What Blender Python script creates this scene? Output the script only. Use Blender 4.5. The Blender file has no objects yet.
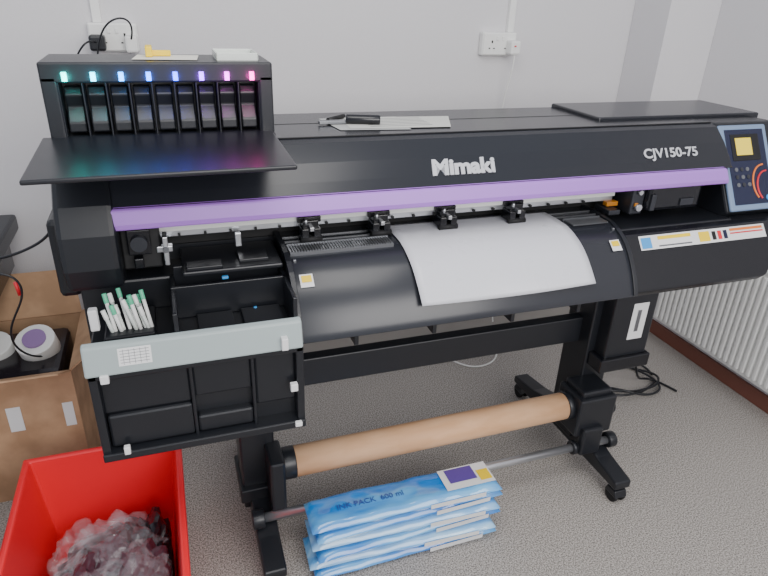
import bpy, bmesh, math, random
from mathutils import Vector, Matrix, noise
random.seed(4)
SC=bpy.context.scene; COL=bpy.context.collection

# ---------------------------------------------------------------- materials
def lin(c):
    return tuple(((v/255)/12.92 if v/255<=0.04045 else (((v/255)+0.055)/1.055)**2.4) for v in c)+(1,)
def mat(name,rgb,rough=.5,metal=0,bump=0,bscale=200,emit=0,alpha=1,trans=0,spec=None,coat=0):
    m=bpy.data.materials.new(name); m.use_nodes=True; nt=m.node_tree
    b=nt.nodes['Principled BSDF']; c=lin(rgb)
    b.inputs['Base Color'].default_value=c
    b.inputs['Roughness'].default_value=rough; b.inputs['Metallic'].default_value=metal
    b.inputs['Alpha'].default_value=alpha; b.inputs['Transmission Weight'].default_value=trans
    b.inputs['Coat Weight'].default_value=coat
    if spec is not None: b.inputs['Specular IOR Level'].default_value=spec
    if emit: 
        b.inputs['Emission Color'].default_value=c; b.inputs['Emission Strength'].default_value=emit
    tc=nt.nodes.new('ShaderNodeTexCoord')
    n=nt.nodes.new('ShaderNodeTexNoise'); n.inputs['Scale'].default_value=bscale; n.inputs['Detail'].default_value=3
    nt.links.new(tc.outputs['Object'],n.inputs['Vector'])
    if bump:
        bp=nt.nodes.new('ShaderNodeBump'); bp.inputs['Strength'].default_value=bump; bp.inputs['Distance'].default_value=.002
        nt.links.new(n.outputs['Fac'],bp.inputs['Height']); nt.links.new(bp.outputs['Normal'],b.inputs['Normal'])
    else:
        mr=nt.nodes.new('ShaderNodeMapRange'); mr.inputs['To Min'].default_value=max(rough-.03,.02); mr.inputs['To Max'].default_value=min(rough+.03,1)
        n.inputs['Scale'].default_value=12
        nt.links.new(n.outputs['Fac'],mr.inputs['Value']); nt.links.new(mr.outputs['Result'],b.inputs['Roughness'])
    return m
def noisecol(m,c1,c2,scale,lo=.4,hi=.6,detail=6,stretch=(1,1,1)):
    nt=m.node_tree; b=nt.nodes['Principled BSDF']
    tc=nt.nodes.new('ShaderNodeTexCoord'); mp=nt.nodes.new('ShaderNodeMapping'); mp.inputs['Scale'].default_value=stretch
    n=nt.nodes.new('ShaderNodeTexNoise'); n.inputs['Scale'].default_value=scale; n.inputs['Detail'].default_value=detail
    r=nt.nodes.new('ShaderNodeValToRGB'); r.color_ramp.elements[0].position=lo; r.color_ramp.elements[1].position=hi
    r.color_ramp.elements[0].color=lin(c1); r.color_ramp.elements[1].color=lin(c2)
    nt.links.new(tc.outputs['Object'],mp.inputs[0]); nt.links.new(mp.outputs[0],n.inputs['Vector'])
    nt.links.new(n.outputs['Fac'],r.inputs[0]); nt.links.new(r.outputs[0],b.inputs['Base Color'])
    return m
BLK=mat('black_plastic',(28,30,35),.34,bump=.08,bscale=900)
BLK2=mat('black_gloss_plastic',(22,23,28),.22)
DRK=mat('dark_cavity',(14,14,16),.6)
GRYB=mat('dark_grey_metal',(52,54,60),.4,metal=.3)
APR=mat('platen_black_enamel',(40,42,48),.26)
TOPM=mat('lid_black',(33,35,41),.25,bump=.03,bscale=900)
PUR=mat('purple_trim',(170,116,212),.36)
SIL=mat('aluminium',(205,207,211),.3,metal=.85)
STL=mat('steel_grey',(130,132,136),.35,metal=.8)
STRIP=mat('grey_green_plastic',(158,170,170),.4)
WHT=mat('white_plastic',(235,235,232),.4)
LBL=mat('label_white',(225,225,225),.5)
KRAFT=noisecol(mat('kraft_paper',(214,166,122),.55),(212,164,122),(230,186,146),14,stretch=(.3,1,1))
CARD=noisecol(mat('cardboard',(170,128,92),.85),(170,134,102),(194,156,122),8)
VINYL=mat('white_vinyl',(208,209,215),.28)
RED=mat('red_plastic',(236,36,48),.35)
RUB=mat('rubber',(20,20,22),.7)
PANB=mat('panel_blue_grey',(120,142,172),.35)
NAVY=mat('panel_navy',(24,30,58),.25)
LCD=mat('lcd_yellow',(225,200,60),.4,emit=.5)
ORG=mat('orange',(225,120,50),.4); REDB=mat('red_mark',(215,40,50),.4); AMB=mat('amber',(190,120,30),.4)
YEL=mat('yellow',(240,205,30),.5); BLU=mat('blue_label',(60,150,215),.5); GRN=mat('pale_green',(90,190,150),.45)
CLRT=mat('clear_tube',(225,230,225),.25,alpha=.85)
TXT=mat('logo_silver',(215,216,220),.3,metal=.35)

# ---------------------------------------------------------------- geometry
def empty(name):
    e=bpy.data.objects.new(name,None); e.empty_display_size=.1; COL.objects.link(e); return e
def mk(name,verts,faces,m,parent=None,bevel=0,smooth=False,segs=2):
    me=bpy.data.meshes.new(name); me.from_pydata([tuple(v) for v in verts],[],faces)
    bm=bmesh.new(); bm.from_mesh(me); bmesh.ops.recalc_face_normals(bm,faces=bm.faces); bm.to_mesh(me); bm.free()
    o=bpy.data.objects.new(name,me); COL.objects.link(o); me.materials.append(m)
    if smooth: 
        for p in me.polygons: p.use_smooth=True
    if bevel:
        b=o.modifiers.new('b','BEVEL'); b.width=bevel; b.segments=segs; b.limit_method='ANGLE'; b.angle_limit=math.radians(30)
    if parent: o.parent=parent
    return o
BF=[(0,1,3,2),(4,6,7,5),(0,4,5,1),(2,3,7,6),(0,2,6,4),(1,5,7,3)]
def bv(x0,x1,y0,y1,z0,z1): return [(x,y,z) for x in (x0,x1) for y in (y0,y1) for z in (z0,z1)]
def box(name,x0,x1,y0,y1,z0,z1,m,parent=None,bevel=.004):
    return mk(name,bv(x0,x1,y0,y1,z0,z1),BF,m,parent,bevel)
def boxes(name,lst,m,parent=None,bevel=.002):
    V=[];F=[]
    for b in lst:
        k=len(V); V+=bv(*b); F+=[tuple(i+k for i in f) for f in BF]
    return mk(name,V,F,m,parent,bevel)
def prism(name,prof,x0,x1,m,parent=None,bevel=.004,x1f=None,x0f=None):
    n=len(prof); V=[((x0f(y,z) if x0f else x0),y,z) for y,z in prof]+[((x1f(y,z) if x1f else x1),y,z) for y,z in prof]
    F=[tuple(range(n)),tuple(range(2*n-1,n-1,-1))]+[(i,(i+1)%n,(i+1)%n+n,i+n) for i in range(n)]
    return mk(name,V,F,m,parent,bevel)
def tube(name,p0,p1,r,m,parent=None,n=24,r2=None,cap=True,bevel=0):
    p0=Vector(p0);p1=Vector(p1);d=(p1-p0).normalized(); u=d.orthogonal().normalized(); v=d.cross(u); r2=r if r2 is None else r2
    V=[p0+(u*math.cos(a)+v*math.sin(a))*r for a in [2*math.pi*i/n for i in range(n)]]+[p1+(u*math.cos(a)+v*math.sin(a))*r2 for a in [2*math.pi*i/n for i in range(n)]]
    F=[(i,(i+1)%n,(i+1)%n+n,i+n) for i in range(n)]
    if cap: F+=[tuple(range(n)),tuple(range(2*n-1,n-1,-1))]
    o=mk(name,V,F,m,parent,bevel)
    for p in o.data.polygons:
        if len(p.vertices)==4: p.use_smooth=True
    return o
def cable(name,pts,r,m,parent=None):
    c=bpy.data.curves.new(name,'CURVE'); c.dimensions='3D'; c.bevel_depth=r; c.bevel_resolution=3; c.resolution_u=10
    s=c.splines.new('NURBS'); s.points.add(len(pts)-1); s.use_endpoint_u=True; s.order_u=4
    for i,p in enumerate(pts): s.points[i].co=(*p,1)
    o=bpy.data.objects.new(name,c); COL.objects.link(o); c.materials.append(m)
    if parent: o.parent=parent
    return o
def text(name,s,size,org,xd,yd,m,parent,ext=.0006,sx=1,shear=0,bold=0):
    c=bpy.data.curves.new(name,'FONT'); c.body=s; c.size=size; c.extrude=ext; c.align_x='CENTER'; c.align_y='CENTER'; c.shear=shear; c.offset=bold
    o=bpy.data.objects.new(name,c); COL.objects.link(o); c.materials.append(m)
    xd=Vector(xd).normalized(); yd=Vector(yd).normalized(); z=xd.cross(yd)
    M=Matrix((xd*sx,yd,z)).transposed().to_4x4(); M.translation=Vector(org)+z*.001
    o.matrix_world=M; o.parent=parent
    return o

# ---------------------------------------------------------------- room
WALL=mat('wall_paint',(216,214,216),.85,bump=.5,bscale=260)
CARP=mat('carpet_grey',(170,165,160),.95,bump=.9,bscale=500)
noisecol(CARP,(104,99,95),(198,192,185),230,.36,.64,8)
box('floor',-3,2.45,-3,2.6,-.05,0,CARP,bevel=0)
box('wall_back',-3,2.45,2.44,2.56,0,2.7,WALL,bevel=0)
box('wall_right',2.28,2.4,-3,2.44,0,2.7,WALL,bevel=0)
box('wall_boxing',2.015,2.28,2.22,2.44,0,2.7,WALL,bevel=.003)
SKR=mat('brown_skirting',(120,74,62),.5); SKG=mat('grey_skirting',(150,146,142),.5)
box('baseboard_right',2.265,2.28,-3,2.22,0,.07,SKR,bevel=.004)
box('baseboard_back',-3,2.015,2.425,2.44,0,.09,SKG,bevel=.004)

# radiator
R=empty('radiator')
RX=-.02
box('panel',2.215+RX,2.235+RX,1.15,2.08,.13,.60,WHT,R,.006)
boxes('flutes',[(2.203+RX,2.217+RX,1.17+i*.03,1.187+i*.03,.15,.58) for i in range(30)],WHT,R,.004)
box('top_grille',2.205+RX,2.262+RX,1.15,2.08,.595,.61,WHT,R,.003)
boxes('brackets',[(2.235+RX,2.258,y,y+.03,.2,.5) for y in (1.3,1.9)],WHT,R)
tube('valve_pipe',(2.2,2.12,0),(2.2,2.12,.2),.008,SIL,R); tube('valve_elbow',(2.2,2.12,.2),(2.2,2.075,.2),.008,SIL,R)
tube('valve_head',(2.2,2.12,.2),(2.2,2.12,.29),.022,WHT,R,bevel=.004)

# sockets
def socket(x,z,cond):
    S=empty('wall_socket')
    box('back_box',x-.078,x+.078,2.405,2.44,z-.045,z+.045,WHT,S,.006)
    box('face_plate',x-.074,x+.074,2.401,2.406,z-.041,z+.041,WHT,S,.004)
    for dx in (-.036,.036):
        boxes('holes',[(x+dx-.003,x+dx+.003,2.3995,2.402,z+.004,z+.014),(x+dx-.014,x+dx-.007,2.3995,2.402,z-.018,z-.014),(x+dx+.007,x+dx+.014,2.3995,2.402,z-.018,z-.014)],DRK,S,0)
        box('switch',x+dx*.35-.005,x+dx*.35+.005,2.397,2.402,z+.014,z+.030,WHT,S,.001)
    if cond: box('conduit',x+cond-.014,x+cond+.014,2.42,2.44,z+.045,2.7,WHT,S,.002)
    return S
s=socket(1.345,1.368,.055)
box('plug',1.375,1.42,2.355,2.404,1.33,1.385,WHT,s,.008); box('plug_light',1.388,1.396,2.352,2.356,1.362,1.367,REDB,s,0)
cable('plug_cable',[(1.40,2.37,1.335),(1.402,2.36,1.28),(1.39,2.40,1.2),(1.39,2.41,.9),(1.40,2.41,.5),(1.42,2.3,.1)],.003,WHT,s)
s=socket(-.13,1.375,-.045)
box('plug',-.205,-.155,2.35,2.404,1.335,1.385,BLK,s,.008); box('plug_b',-.095,-.055,2.36,2.404,1.33,1.385,WHT,s,.008)
cable('plug_cable',[(-.18,2.36,1.36),(-.20,2.31,1.38),(-.24,2.31,1.34),(-.28,2.36,1.25),(-.25,2.38,1.0),(-.25,2.38,.6)],.003,BLK,s)
cable('plug_cable_b',[(-.075,2.365,1.37),(-.05,2.31,1.44),(-.13,2.28,1.46),(-.2,2.34,1.33),(-.2,2.38,1.1),(-.2,2.38,.6)],.003,BLK,s)

# ---------------------------------------------------------------- printer
PR=empty('wide_format_printer')
box('chassis_beam',-.2,1.80,1.50,1.77,.66,.97,BLK,PR)
box('inner_back_wall',-.12,1.60,1.50,1.77,.96,1.19,DRK,PR)
# lid shell
lid=[(1.81,1.205),(1.81,1.218),(1.49,1.219),(1.462,1.210),(1.42,1.172),(1.388,1.134),(1.370,1.110),(1.362,1.110),(1.385,1.10),(1.43,1.15),(1.47,1.19),(1.5,1.2)]
prism('lid_shell',lid,-.13,1.605,TOPM,PR,.002)
prism('purple_trim',[(1.373,1.112),(1.357,1.107),(1.350,1.076),(1.352,1.062),(1.370,1.064),(1.378,1.10)],-.137,1.582,PUR,PR,.004,x0f=lambda y,z:-.145-(1.11-z)*.1,x1f=lambda y,z:1.575+(1.11-z)*.35)
prism('lid_inner_lip',[(1.378,1.10),(1.366,1.062),(1.374,1.060),(1.44,1.10),(1.5,1.19),(1.47,1.19)],-.12,1.6,DRK,PR,0)
box('lid_rear_cover',1.24,1.88,1.56,1.82,1.205,1.229,TOPM,PR,.005)
boxes('lid_seams',[(.2,1.60,1.484,1.487,1.2185,1.2205),(.2,1.24,1.655,1.658,1.2175,1.2192)],DRK,PR,0)
text('logo_text','Mimaki',.059,(.715,1.398,1.1475),(1,0,0),(0,.037,.041),TXT,PR,.0015,sx=1.06,bold=.0026,shear=.12)
text('model_text','CJV150-75',.041,(1.388,1.402,1.1525),(1,0,0),(0,.037,.041),TXT,PR,.001,sx=1.10,bold=.0009,shear=.12)
# left end cover
lc=[(1.78,1.20),(1.48,1.205),(1.41,1.17),(1.36,1.12),(1.335,1.06),(1.33,.985),(1.35,.93),(1.42,.915),(1.78,.915)]
prism('left_cover',lc,-.242,-.125,BLK,PR,.012)
prism('left_cover_inner',[(1.5,1.15),(1.42,1.1),(1.40,.95),(1.5,.93)],-.125,-.04,DRK,PR)
boxes('left_inner_parts',[(-.11,-.06,1.385,1.42,.99,1.05),(-.10,-.08,1.375,1.40,.96,.985)],BLK2,PR,.003)
tube('left_inner_pulley',(-.085,1.372,1.02),(-.085,1.39,1.02),.018,GRYB,PR)
boxes('left_side_module',[(-.29,-.24,1.52,1.72,.84,1.04)],BLK,PR,.012)
box('left_body',-.225,.24,1.40,1.74,.60,.925,BLK,PR,.006)
# right end block + control panel
rb=[(1.79,1.214),(1.475,1.219),(1.335,.975),(1.36,.95),(1.79,.95)]
prism('right_cover',rb,1.600,1.85,BLK,PR,.008)
fd=Vector((0,.14,.244)).normalized(); fn=Vector((0,-.244,.14)).normalized()
def onface(x,t,off=0): return Vector((x,1.335,.975))+fd*t+fn*off
def facequad(name,x0,x1,t0,t1,off,th,m,bev=.002):
    V=[onface(x,t,o) for x in (x0,x1) for t in (t0,t1) for o in (off,off+th)]
    return mk(name,V,BF,m,PR,bev,segs=3)
facequad('panel_frame',1.604,1.795,.000,.270,0,.012,PANB,.012)
facequad('panel_face',1.622,1.777,.018,.254,.011,.003,NAVY,.010)
facequad('lcd_bezel',1.640,1.752,.155,.238,.013,.003,DRK,.003)
facequad('lcd_screen',1.656,1.720,.172,.226,.0155,.001,LCD,0)
for i in range(3):
    for j in range(3):
        p=onface(1.645+i*.022,.128-j*.024,.013); tube('key',p,p+fn*.003,.0065,GRYB if (i+j)%2 else STL,PR,12)
cable('panel_arc_orange',[onface(1.752-.048*math.cos(a),.08+.06*math.sin(a),.0145) for a in [i*.2 for i in range(-4,9)]],.003,ORG,PR)
cable('panel_arc_red',[onface(1.762-.042*math.cos(a),.07+.05*math.sin(a),.0145) for a in [i*.2 for i in range(-4,9)]],.003,REDB,PR)
p=onface(1.757,.035,.013); tube('power_key',p,p+fn*.004,.009,BLU,PR,16)
# platen & apron
pl=[(1.50,.975),(1.40,.974),(1.36,.970),(1.33,.960),(1.30,.944),(1.28,.929),(1.262,.910),(1.246,.889),(1.232,.868),(1.22,.846),(1.21,.825),(1.203,.806)]
o=prism('platen_apron',pl+[(1.215,.800),(1.245,.86),(1.30,.92),(1.36,.945),(1.5,.95)],.245,1.185,APR,PR,.001)
for i,p in enumerate(o.data.polygons):
    if len(p.vertices)==4: p.use_smooth=True
for nm,x0,x1 in (('platen_side_l',.235,.248),('platen_side_r',1.183,1.196)):
    prism(nm,[(y-.003,z+.004) for y,z in pl]+[(1.24,.80),(1.5,.93)],x0,x1,BLK,PR,.001)
boxes('ribbed_plate_l',[(.25+i*.007,.2545+i*.007,1.352,1.395,.9725,.9765) for i in range(38)]+[(.25,.515,1.395,1.399,.972,.979),(.25,.515,1.348,1.351,.966,.975)],STL,PR,0)
boxes('ribbed_plate_r',[(1.055+i*.007,1.0595+i*.007,1.352,1.395,.9725,.9765) for i in range(17)]+[(1.05,1.175,1.395,1.399,.972,.979)],STL,PR,0)
boxes('platen_slots',[(.25,1.18,1.42,1.424,.974,.977),(.25,1.18,1.45,1.454,.974,.977)],STL,PR,0)
# rail
box('guide_rail',-.05,1.25,1.445,1.475,1.005,1.035,SIL,PR,.002)
box('rail_scale',-.05,1.25,1.438,1.445,1.022,1.034,WHT,PR,0)
boxes('rail_beam',[(-.1,1.58,1.46,1.5,1.04,1.10)],GRYB,PR)
boxes('rail_screws',[(x*.06,x*.06+.006,1.436,1.446,1.008,1.014) for x in range(0,20)],DRK,PR,0)
for x in (.315,.50,.69,.90):
    boxes('pinch_unit',[(x-.024,x-.006,1.40,1.45,.982,1.012),(x+.006,x+.024,1.40,1.45,.982,1.012),(x-.02,x+.02,1.41,1.44,1.0,1.03),(x-.03,x+.03,1.425,1.445,1.02,1.035)],BLK2,PR)
    tube('pinch_roller',(x-.027,1.405,.984),(x+.027,1.405,.984),.008,RUB,PR,14)
    box('pinch_lever',x-.005,x+.005,1.393,1.45,1.008,1.018,SIL,PR,.001)
    tube('pinch_spring',(x-.012,1.41,1.02),(x-.012,1.41,1.036),.004,SIL,PR,10)
# carriage at right
box('carriage',1.32,1.52,1.375,1.49,.985,1.085,BLK2,PR,.012)
box('carriage_side',1.275,1.32,1.39,1.48,.975,1.07,GRYB,PR,.005)
boxes('carriage_amber',[(1.222,1.262,1.43,1.45,.992,1.006),(1.285,1.297,1.384,1.391,1.0,1.012)],AMB,PR)
boxes('carriage_parts',[(1.21,1.25,1.40,1.47,.975,.99),(1.328,1.345,1.368,1.38,.99,1.04),(1.44,1.49,1.370,1.38,.998,1.02)],GRYB,PR)
tube('carriage_roller',(1.295,1.375,1.0),(1.295,1.39,1.0),.010,SIL,PR)
tube('carriage_roller_b',(1.295,1.379,1.045),(1.295,1.39,1.045),.007,SIL,PR)
for i in range(4): cable('carriage_tube',[(1.3+i*.012,1.44,1.07),(1.26+i*.012,1.43,1.085),(1.22+i*.01,1.46,1.06),(1.2,1.48,1.05)],.004,BLK2,PR)
box('maintenance_deck',1.19,1.62,1.33,1.5,.93,.957,BLK,PR)
# right lower cover
rl=[(1.5,.955),(1.345,.957),(1.305,.945),(1.275,.905),(1.222,.805),(1.235,.785),(1.5,.78)]
prism('right_lower_cover',rl,1.20,1.83,BLK2,PR,.006,x1f=lambda y,z:1.845-(.955-z)*.95)
def lowface(x,t,off):
    a=Vector((0,1.305,.945));b=Vector((0,1.275,.905)); d=(b-a).normalized(); n=Vector((0,d.z,-d.y)); n=n if n.y<0 else -n
    p=a+d*t+n*off; p.x=x; return p
def lowq(name,x0,x1,t0,t1,off,m):
    mk(name,[lowface(x,t,o) for x in (x0,x1) for t in (t0,t1) for o in (off,off+.0008)],BF,m,PR,0)
lowq('warning_strip',1.245,1.72,.004,.046,.0005,LBL)
lowq('sticker_blue',1.25,1.285,.010,.042,.0015,BLU)
lowq('sticker_yellow',1.31,1.43,.009,.019,.0015,YEL)
lowq('sticker_orange',1.58,1.71,.009,.017,.0015,ORG)
lowq('sticker_line',1.58,1.71,.022,.026,.0015,REDB)
lowq('sticker_rule',1.31,1.43,.036,.040,.0015,STL)
lowq('sticker_tri',1.46,1.50,.010,.040,.0015,YEL)
for i in range(3): lowq('sticker_mark',1.51+i*.022,1.524+i*.022,.012,.038,.0015,(DRK,REDB,NAVY)[i])
# media
V=[];F=[];N=26
pr=[(1.47,.979),(1.43,.979)]+[(y-.002,z+.004) for y,z in pl[1:]]
P=[Vector((0,y,z)) for y,z in pr]
L=[0]
for a,b in zip(P,P[1:]): L.append(L[-1]+(b-a).length)
def at(s):
    for i in range(len(P)-1):
        if s<=L[i+1]: 
            t=(s-L[i])/(L[i+1]-L[i]); return P[i].lerp(P[i+1],t)
    return P[-1]
smax=L[-1]-.050
for i in range(N+1):
    s=smax*i/N
    for j in range(21):
        u=j/20; p=at(min(s+ .006*math.sin(u*3)*(i/N),L[-1])); x0=.530+.012*(i/N); x1=1.03+.020*(i/N)
        w=.004*(i/N)**2*(1+math.sin(u*9+1))+ .010*(i/N)**3*(abs(u-.5)*2)**4
        V.append((x0+(x1-x0)*u,p.y-w,p.z+w*.5))
for i in range(N):
    for j in range(20):
        a=i*21+j; F.append((a,a+1,a+22,a+21))
o=mk('vinyl_sheet',V,F,VINYL,PR,0,True); sm=o.modifiers.new('s','SOLIDIFY'); sm.thickness=.0008
def apq(name,x0,x1,z0,z1,m,off=.003):
    def pp(z):
        for (y0,a),(y1,b) in zip(pl,pl[1:]):
            if a>=z>=b and a>b: return y0+(y1-y0)*(a-z)/(a-b)
        return 1.2
    mk(name,[(x0,pp(z0)-off,z0+off*.6),(x1,pp(z0)-off,z0+off*.6),(x1,pp(z1)-off,z1+off*.6),(x0,pp(z1)-off,z1+off*.6)],[(0,1,2,3)],m,PR)
apq('apron_label',.258,.290,.918,.94,LBL); apq('apron_label_y',.262,.286,.927,.938,YEL,.0036)
apq('apron_label_b',1.138,1.170,.920,.942,LBL); apq('apron_label_by',1.142,1.166,.930,.940,YEL,.0036)
boxes('apron_screws',[(x,x+.008,1.325,1.333,.957,.966) for x in (.252,1.17)],STL,PR)
# left service bay
boxes('bay_tray',[(-.03,.235,1.20,1.40,.835,.85),(-.03,-.02,1.20,1.40,.85,.925),(.225,.235,1.20,1.40,.85,.93),(-.03,.235,1.32,1.33,.85,.93),(-.02,.225,1.38,1.40,.85,.955)],BLK,PR)
box('bay_deck',-.0,.23,1.335,1.49,.945,.958,BLK,PR)
boxes('bay_parts',[(.02,.10,1.24,1.31,.85,.862),(.12,.21,1.23,1.31,.85,.864),(.01,.09,1.34,1.38,.957,.966),(.13,.2,1.36,1.42,.957,.966)],BLK,PR)
boxes('bay_metal',[(-.035,-.024,1.38,1.42,.96,1.03),(-.05,-.015,1.40,1.42,.985,1.0),(.13,.145,1.42,1.43,.975,1.01)],SIL,PR)
tube('bay_screw',(-.03,1.375,1.0),(-.03,1.385,1.0),.007,STL,PR,12)
boxes('bay_blue_clip',[(.085,.10,1.325,1.335,.935,.942),(.15,.158,1.30,1.308,.858,.866)],BLU,PR)
# swabs bundle
for i in range(14):
    x=-.168+i*.0062; k=random.uniform(-.008,.008)
    a=Vector((x+.02+k,1.27,.842)); b=Vector((x+k*.5,1.285+.02*(i%3),.905+.010*((i*7)%4)))
    tube('swab_stick',a,b,.0042,WHT if i%2 else CLRT,PR,10)
    d=(b-a).normalized(); tube('swab_tip',b-d*.016,b+d*.006,.0052,GRN if i%2 else WHT,PR,10,bevel=.001)
box('swab_holder',-.175,-.070,1.25,1.38,.815,.862,BLK,PR); box('tube_tag',-.198,-.18,1.26,1.28,.875,.925,LBL,PR,.003)
# grey strip + lower cover
mk('service_strip',[(x,y,z) for x in (-.213,.24) for (y,z) in ((1.185,.878),(1.20,.884),(1.170,.816),(1.185,.816))],BF,STRIP,PR,.004)
def stripq(name,x0,x1,t0,t1,m,off=.0008):
    f=lambda t:(1.185-.015*t-off,.878-.062*t+off*.2)
    mk(name,[(x0,*f(t0)),(x1,*f(t0)),(x1,*f(t1)),(x0,*f(t1))],[(0,1,2,3)],m,PR)
stripq('strip_label',-.145,-.080,.12,.72,LBL)
for i in range(5): stripq('strip_label_line',-.141,-.084,.2+i*.1,.215+i*.1,STL,.0014)
for i in range(5): stripq('strip_label_col',-.135+i*.011,-.1343+i*.011,.16,.68,STL,.0014)
box('lower_cover_back',-.205,.238,1.215,1.40,.60,.845,BLK,PR)
boxes('lower_cover_frame',[(-.21,-.192,1.18,1.22,.595,.815),(.224,.242,1.18,1.22,.595,.815),(-.21,.242,1.18,1.22,.80,.815),(-.21,.242,1.172,1.22,.592,.612),(-.012,-.004,1.19,1.22,.61,.80),(.122,.130,1.19,1.22,.61,.80)],BLK,PR,.003)
boxes('lower_cover_panels',[(-.195,-.01,1.20,1.22,.70,.80),(-.19,-.012,1.192,1.22,.615,.70),(-.006,.125,1.20,1.22,.71,.80),(-.004,.122,1.194,1.22,.615,.66),(.13,.226,1.20,1.22,.66,.80)],BLK,PR,.006)
boxes('clips',[(-.185,-.168,1.165,1.18,.80,.82),(.208,.225,1.17,1.185,.70,.72),(-.165,-.152,1.165,1.178,.61,.63),(.19,.205,1.162,1.18,.82,.85),(.215,.232,1.165,1.18,.60,.612)],LBL,PR,.002)
# ---- ink station
IX0,IX1=-.222,.234
boxes('ink_box_frame',[(IX0,IX1,1.40,1.565,1.362,1.402),(IX0,IX0+.030,1.40,1.565,1.225,1.375),(IX1-.030,IX1,1.40,1.565,1.225,1.375),(IX0,IX1,1.46,1.565,1.225,1.375),(IX0,IX1,1.385,1.56,1.215,1.255)],BLK,PR,.004)
n=9; w=(IX1-IX0-.060)/n
boxes('ink_slot_fins',[(IX0+.030+i*w-.0015,IX0+.030+i*w+.0015,1.404,1.46,1.25,1.366) for i in range(n+1)],BLK,PR,.001)
for i in range(n):
    xa=IX0+.030+i*w
    prism('ink_cartridge',[(1.46,1.352),(1.44,1.352),(1.432,1.335),(1.440,1.31),(1.420,1.282),(1.420,1.262),(1.46,1.256)],xa+.005,xa+w-.005,BLK,PR,.003)
cols=[(0,235,225),(0,215,245),(10,150,255),(20,110,255),(50,80,255),(140,50,255),(215,40,225),(255,30,190)]
SHELF=mat('shelf_black',(27,28,33),.32)
for i,c in enumerate(cols):
    x=IX0+.045+i*(IX1-IX0-.090)/7
    lm=mat('led_%d'%i,c,.4,emit=7)
    box('led_%d'%i,x-.005,x+.005,1.3965,1.402,1.366,1.384,lm,PR,.001)
    l=bpy.data.lights.new('led_lamp_%d'%i,'POINT'); l.energy=.075; l.color=lin(c)[:3]; l.shadow_soft_size=.004
    o=bpy.data.objects.new('led_lamp_%d'%i,l); COL.objects.link(o); o.location=(x,1.378,1.372); o.parent=PR
mk('ink_shelf',[(x,y,z) for x,y0 in ((-.238,1.120),(.229,1.128)) for (y,z) in ((y0,1.238),(y0,1.247),(1.405,1.246),(1.405,1.257))],BF,SHELF,PR,.003)
box('ink_neck',-.21,.22,1.41,1.56,1.19,1.25,BLK,PR)
# ---- stand
box('cross_rail',.10,1.28,1.49,1.53,.482,.575,BLK,PR,.004)
for nm,x in (('l',.15),('r',1.32)):
    box('leg_'+nm,x-.05,x+.05,1.44,1.57,.10,.68,BLK,PR,.006)
    prism('foot_'+nm,[(1.19,.065),(1.19,.095),(1.30,.115),(1.42,.15),(1.60,.15),(1.72,.115),(1.86,.095),(1.86,.065)],x-.032,x+.032,BLK,PR,.006)
    box('leg_gusset_'+nm,x-.06,x+.06,1.42,1.59,.14,.19,BLK,PR,.005)
    for y in (1.215,1.835):
        tube('caster_stem',(x,y,.05),(x,y,.075),.012,STL,PR)
        for dx in (-.022,.008):
            tube('caster_wheel',(x+dx,y,.0275),(x+dx+.014,y,.0275),.0275,RUB,PR,20,bevel=.003)
        prism('caster_hood',[(y-.03,.03),(y-.02,.055),(y+.02,.055),(y+.03,.03)],x-.024,x+.024,BLK,PR)
tube('feed_shaft',(.25,1.36,.735),(1.2,1.36,.735),.006,STL,PR)
boxes('apron_arms',[(x,x+.012,1.30,1.46,.72,.80) for x in (.40,.62,.86,1.08)]+[(.25,1.2,1.34,1.46,.76,.79)],BLK,PR)
# take-up
tube('kraft_core',(.25,1.40,.285),(1.19,1.40,.29),.046,KRAFT,PR,48)
tube('core_flange_l',(.20,1.40,.285),(.252,1.40,.285),.048,BLK,PR,32,bevel=.004)
boxes('take_up_arm_l',[(.17,.215,1.34,1.45,.13,.34)],BLK,PR,.008)
tube('core_flange_r',(1.18,1.40,.29),(1.205,1.40,.29),.05,BLK,PR,32,bevel=.004)
boxes('take_up_motor',[(1.20,1.345,1.33,1.46,.20,.35),(1.215,1.33,1.345,1.45,.345,.372),(1.22,1.30,1.31,1.34,.13,.24)],BLK,PR,.008)
tube('motor_knob',(1.345,1.38,.27),(1.37,1.38,.27),.03,BLK,PR,24,bevel=.003)
tube('tension_bar',(.14,1.338,.152),(1.36,1.338,.152),.014,SIL,PR,24)
for x0,x1 in ((.11,.145),(1.345,1.375)): tube('bar_collar',(x0,1.338,.152),(x1,1.338,.152),.028,BLK,PR,24,bevel=.003)
tube('bar_ring',(1.20,1.338,.152),(1.215,1.338,.152),.024,BLK,PR,24)
# waste tank
box('waste_tank',1.30,1.47,1.385,1.50,.45,.70,BLK,PR,.008)
box('waste_tank_tray',1.28,1.48,1.37,1.51,.42,.47,BLK2,PR,.005)
box('tank_label',1.375,1.435,1.3835,1.386,.53,.665,LBL,PR,.001); box('tank_label_mark',1.395,1.41,1.3825,1.384,.56,.64,STL,PR,0)
box('tank_bracket',1.30,1.45,1.40,1.5,.69,.80,BLK,PR)
for i in range(4): cable('waste_tube',[(1.36+i*.02,1.36,.79),(1.36+i*.022,1.33,.80),(1.38+i*.02,1.34,.77),(1.39+i*.014,1.38,.72)],.005,STL,PR)

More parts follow.
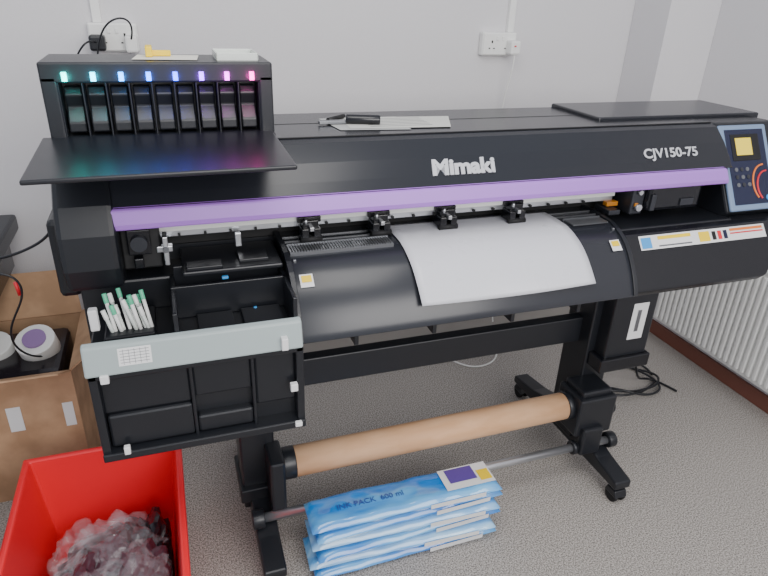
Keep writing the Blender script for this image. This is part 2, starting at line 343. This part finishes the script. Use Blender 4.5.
# ---------------------------------------------------------------- things on printer
pp=empty('paper_sheets')
zz=1.2205
mk('sheet_top',[(.46,1.56,zz+.001),(.74,1.54,zz+.001),(.80,1.69,zz+.001),(.47,1.71,zz+.001)],[(0,1,2,3)],mat('paper',(205,205,199),.7),pp)
mk('sheet_low',[(.43,1.55,zz),(.62,1.53,zz),(.64,1.71,zz),(.41,1.71,zz)],[(0,1,2,3)],mat('paper_grey',(180,181,179),.7),pp)
boxes('printed_lines',[(.52,.70,1.575+i*.02,1.578+i*.02,zz+.0012,zz+.0016) for i in range(6)],STL,pp,0)
kn=empty('utility_knife')
tube('handle',(.465,1.625,1.234),(.555,1.60,1.234),.013,BLK2,kn,bevel=.003); box('blade_holder',.39,.47,1.620,1.637,1.2215,1.231,STL,kn,.002)
tube('lanyard_end',(.42,1.645,1.228),(.48,1.70,1.228),.006,DRK,kn)
tr=empty('plastic_tray'); box('tray_base',.12,.21,1.43,1.53,1.402,1.408,CLRT,tr,.003); boxes('tray_rim',[(.12,.21,1.43,1.433,1.402,1.418),(.12,.21,1.527,1.53,1.402,1.418),(.12,.123,1.43,1.53,1.402,1.418),(.207,.21,1.43,1.53,1.402,1.418)],CLRT,tr,.001)
yc=empty('paper_note'); mk('note',[(-.05,1.44,1.4035),(.08,1.43,1.4035),(.09,1.53,1.4035),(-.04,1.54,1.4035)],[(0,1,2,3)],mat('note_paper',(220,218,208),.7),yc)
ye=empty('yellow_clip'); boxes('clip_body',[(-.02,.03,1.50,1.512,1.404,1.416),(-.022,-.008,1.48,1.53,1.404,1.425)],YEL,ye,.002)

# ---------------------------------------------------------------- floor objects
C=empty('storage_crate')
def ring(x0,x1,y0,y1,z,ins): return [(x0+ins,y0+ins,z),(x1-ins,y0+ins,z),(x1-ins,y1-ins,z),(x0+ins,y1-ins,z)]
cx0,cx1,cy0,cy1=-.49,-.062,.98,1.60
rs=[ring(cx0,cx1,cy0,cy1,0,.045),ring(cx0,cx1,cy0,cy1,.280,.012),ring(cx0,cx1,cy0,cy1,.282,0),ring(cx0,cx1,cy0,cy1,.312,0),ring(cx0,cx1,cy0,cy1,.314,.018),ring(cx0,cx1,cy0,cy1,.012,.052)]
V=[v for r in rs for v in r]; F=[(0,1,2,3)]
for k in range(5):
    for i in range(4): F.append((k*4+i,k*4+(i+1)%4,(k+1)*4+(i+1)%4,(k+1)*4+i))
F.append((20,21,22,23))
mk('shell',V,F,RED,C,.006)
boxes('ribs',[(cx1-.022,cx1-.008,cy0+.06+i*.12,cy0+.068+i*.12,.14,.272) for i in range(5)]+[(cx0+.05+i*.09,cx0+.056+i*.09,cy1-.02,cy1-.006,.14,.272) for i in range(4)],RED,C,.001)
BAG=mat('clear_bag',(225,220,226),.10,alpha=.16,coat=1); DKB=mat('dark_packet',(34,30,36),.22); MAU=mat('mauve_packet',(84,50,62),.25)
def crumple(name,c,s,m,parent,amp=.3,sub=4,seed=0):
    bm=bmesh.new(); bmesh.ops.create_icosphere(bm,subdivisions=sub,radius=1)
    for v in bm.verts:
        p=v.co.normalized()
        k=1+amp*(abs(noise.noise(p*1.6+Vector((seed,0,0))))*1.6-.5)+amp*.4*(abs(noise.noise(p*4+Vector((seed,3,0))))-.3)
        q=Vector((p.x*s[0]*k,p.y*s[1]*k,p.z*s[2]*k))+Vector(c)
        q.x=min(max(q.x,cx0+.055),cx1-.055); q.y=min(max(q.y,cy0+.055),cy1-.055); q.z=max(q.z,.015); v.co=q
    me=bpy.data.meshes.new(name); bm.to_mesh(me); bm.free(); me.materials.append(m)
    o=bpy.data.objects.new(name,me); COL.objects.link(o); o.parent=parent; return o
B=empty('plastic_bags')
for i,(c,s,m) in enumerate([((-.28,1.25,.08),(.15,.22,.075),DKB),((-.17,1.36,.10),(.07,.13,.08),DKB),((-.36,1.24,.12),(.075,.13,.09),BAG),((-.21,1.22,.15),(.10,.12,.07),BAG),((-.26,1.36,.13),(.12,.11,.08),BAG),((-.37,1.40,.09),(.07,.09,.08),BAG),((-.22,1.11,.17),(.10,.07,.07),BAG),((-.36,1.13,.15),(.07,.08,.05),DKB),((-.18,1.25,.16),(.06,.09,.04),MAU),((-.35,1.12,.19),(.08,.07,.06),BAG),((-.27,1.33,.15),(.06,.06,.03),MAU),((-.33,1.24,.16),(.05,.08,.03),MAU)]):
    crumple('bag_%d'%i,c,s,m,B,.5,4,i*3.1)
# cardboard box
D=empty('cardboard_box')
def wallbox(x0,x1,y0,y1,h,t,m,par): 
    boxes('carton',[(x0,x1,y0,y0+t,0,h),(x0,x1,y1-t,y1,0,h),(x0,x0+t,y0+t,y1-t,0,h),(x1-t,x1,y0+t,y1-t,0,h),(x0+t,x1-t,y0+t,y1-t,0,t)],m,par,0)
wallbox(-.80,-.36,1.80,2.20,.46,.006,CARD,D)
mk('flap_front',[(-.80,1.80,.46),(-.36,1.80,.46),(-.38,1.72,.50),(-.78,1.72,.50)],[(0,1,2,3)],CARD,D)
mk('flap_back',[(-.80,2.20,.46),(-.36,2.20,.46),(-.38,2.28,.60),(-.78,2.28,.60)],[(0,1,2,3)],CARD,D)
mk('flap_right',[(-.36,1.80,.46),(-.36,2.20,.46),(-.27,2.18,.53),(-.27,1.82,.53)],[(0,1,2,3)],CARD,D)
for o in [bpy.data.objects[n] for n in ('flap_front','flap_back','flap_right')]:
    s_=o.modifiers.new('s','SOLIDIFY'); s_.thickness=.005
mk('carton_label',[(-.56,1.798,.36),(-.52,1.798,.36),(-.52,1.798,.27),(-.56,1.798,.27)],[(0,1,2,3)],LBL,D)
mk('carton_label_b',[(-.405,1.798,.35),(-.375,1.798,.35),(-.375,1.798,.26),(-.405,1.798,.26)],[(0,1,2,3)],LBL,D)
tube('spool',(-.47,1.99,.44),(-.475,1.96,.50),.06,WHT,D,bevel=.003); tube('spool_core',(-.4745,1.963,.495),(-.4755,1.957,.508),.035,mat('lilac_core',(150,120,170),.4),D)
tube('spool_b',(-.61,2.02,.42),(-.61,2.00,.48),.06,WHT,D,bevel=.003)
box('packet',-.75,-.40,1.85,2.15,.10,.44,DKB,D,.02)
# bin + side table
W=empty('waste_bin')
V=[];F=[];nn=28
for (r,z) in ((.115,0),(.14,.32),(.145,.325),(.145,.34),(.135,.34),(.13,.32),(.105,.01)):
    V+=[(-.652+r*math.cos(2*math.pi*i/nn),1.30+r*math.sin(2*math.pi*i/nn),z) for i in range(nn)]
for k in range(6):
    for i in range(nn): F.append((k*nn+i,k*nn+(i+1)%nn,(k+1)*nn+(i+1)%nn,(k+1)*nn+i))
F+=[tuple(range(nn)),tuple(range(6*nn,7*nn))]
mk('bin_shell',V,F,BLK,W,0,True)
T=empty('side_table')
box('top',-1.3,-.53,1.72,2.35,.74,.80,BLK,T,.01); boxes('legs',[(x,x+.03,y,y+.03,0,.74) for x in (-1.28,-.86) for y in (1.74,2.3)],BLK,T,.003)
box('drawer_unit',-1.2,-.56,1.75,2.3,.62,.74,BLK2,T,.006)
cable('table_cable',[(-.30,1.70,1.00),(-.31,1.75,.93),(-.40,1.8,.86),(-.52,1.85,.82),(-.7,1.9,.805)],.004,BLK,T)
cable('audio_cable',[(-.58,1.76,.803),(-.48,1.74,.84),(-.42,1.74,.82),(-.42,1.74,.75),(-.47,1.75,.68),(-.50,1.78,.58),(-.47,1.9,.46),(-.44,1.95,.444)],.003,BLK,T)
tube('red_connector',(-.434,1.742,.80),(-.430,1.742,.76),.005,REDB,T,12)
# cables on floor
K=empty('power_cable')
pts=[]
for i in range(34):
    a=i*.55; r=.13+.03*math.sin(i*1.3); pts.append((1.83+r*1.2*math.cos(a)+.02*math.sin(i),1.80+r*.9*math.sin(a),.007+.006*(i%4)))
cable('coil',pts,.005,BLK,K); cable('lead',[(1.62,1.6,.9),(1.7,1.72,.5),(1.78,1.7,.1),(1.9,1.78,.008),(1.97,1.78,.008),(2.0,1.66,.008)],.005,BLK,K)
K=empty('network_cable'); cable('run',[(1.42,2.3,.006),(1.40,2.15,.006),(1.28,2.05,.006),(1.15,2.1,.006),(1.1,2.3,.006)],.004,WHT,K)

# ink packs
S=empty('ink_pack_stack')
BAGB=mat('blue_foil',(120,185,230),.15,coat=.8); noisecol(BAGB,(28,122,208),(118,190,236),7,.35,.7,3,stretch=(.6,3,3))
BAGW=mat('pale_foil',(190,215,235),.18,coat=.8); noisecol(BAGW,(70,154,222),(172,214,242),7,.3,.7,3,stretch=(.6,3,3))
def pillow(name,x0,x1,y0,y1,z0,z1,m,seed,rz=0,tilt=0):
    nx,ny=48,12; V=[];F=[]
    cx,cy=(x0+x1)/2,(y0+y1)/2
    for side in (1,-1):
        for i in range(nx+1):
            for j in range(ny+1):
                u=i/nx;v=j/ny; e=(1-(2*u-1)**16)*(1-(2*v-1)**8)
                n_=noise.noise(Vector((u*12+seed,v*3,side)))*.005*e
                z=(z0+z1)/2+side*(z1-z0)/2*(e**.4)+n_
                x=x0+(x1-x0)*u; y=y0+(y1-y0)*v+ noise.noise(Vector((u*7,seed,v)))*.003
                dx,dy=x-cx,y-cy
                V.append((cx+dx*math.cos(rz)-dy*math.sin(rz),cy+dx*math.sin(rz)+dy*math.cos(rz),max(z+dy*tilt,.001)))
    M=(nx+1)*(ny+1)
    for i in range(nx):
        for j in range(ny):
            a=i*(ny+1)+j; q=(a,a+1,a+ny+2,a+ny+1); F.append(q); F.append(tuple(M+k for k in reversed(q)))
    return mk(name,V,F,m,S,0,True)
zz=.0
offs=[0,-.012,.008,-.004,.006,-.006]; rots=[.015,-.03,.035,-.02,.03,0]; LB2=mat('label_violet',(92,70,150),.4)
for i in range(6):
    j=offs[i]
    pillow('pack_%d'%i,.262+j,.85+j,1.192+j*.3,1.312+j*.3,zz,zz+.037,BAGW if i in (1,3) else BAGB,i*2.3,rots[i]); 
    mk('side_label_%d'%i,[(.62+j*2,1.1895+j*.3+rots[i]*.06,zz+.010),(.80+j*2,1.1895+j*.3+rots[i]*.24,zz+.010),(.80+j*2,1.1895+j*.3+rots[i]*.24,zz+.026),(.62+j*2,1.1895+j*.3+rots[i]*.06,zz+.026)],[(0,1,2,3)],LBL,S)
    zz+=.0365
def lab(name,x0,x1,y0,y1,m,z):
    mk(name,[(x0,y0,z),(x1,y0,z),(x1,y1,z),(x0,y1,z)],[(0,1,2,3)],m,S)
zt=zz+.005
lab('pack_label_white',.67,.83,1.210,1.296,LBL,zt); lab('pack_label_purple',.69,.78,1.235,1.291,LB2,zt+.001); lab('pack_label_yellow',.787,.825,1.222,1.265,YEL,zt+.0012)
text('pack_text','INK PACK  600 ml',.026,(.44,1.245,zt-.001),(1,0,0),(0,1,0),mat('pack_ink',(40,70,150),.5),S,.0004)

# ---------------------------------------------------------------- light
w=bpy.data.worlds.new('w'); SC.world=w; w.use_nodes=True
w.node_tree.nodes['Background'].inputs[0].default_value=(.84,.89,1,1); w.node_tree.nodes['Background'].inputs[1].default_value=.82
def area(name,loc,target,sx,sy,e,c):
    l=bpy.data.lights.new(name,'AREA'); l.shape='RECTANGLE'; l.size=sx;l.size_y=sy;l.energy=e;l.color=c
    o=bpy.data.objects.new(name,l); COL.objects.link(o); o.location=loc
    o.rotation_euler=(Vector(target)-Vector(loc)).to_track_quat('-Z','Y').to_euler()
area('window_light',(1.0,-1.6,2.1),(.6,1.6,.8),2.4,1.5,86,(1,.97,.94))
area('overhead_area',(.2,.6,2.65),(.3,1.0,0),1.2,1.2,26,(1,.97,.93))  # soft area lamp from overhead

# ---------------------------------------------------------------- camera
cam=bpy.data.cameras.new('camera'); co=bpy.data.objects.new('camera',cam); COL.objects.link(co)
X=Vector((.9444,-.3270,.0355)).normalized(); Bk=Vector((-.3089,-.8445,.4376)).normalized(); Yv=Bk.cross(X).normalized(); X=Yv.cross(Bk)
M=Matrix((X,Yv,Bk)).transposed().to_4x4(); M.translation=(0,0,1.55); co.matrix_world=M
cam.sensor_width=36; cam.lens=28.62; cam.clip_start=.05
SC.camera=co
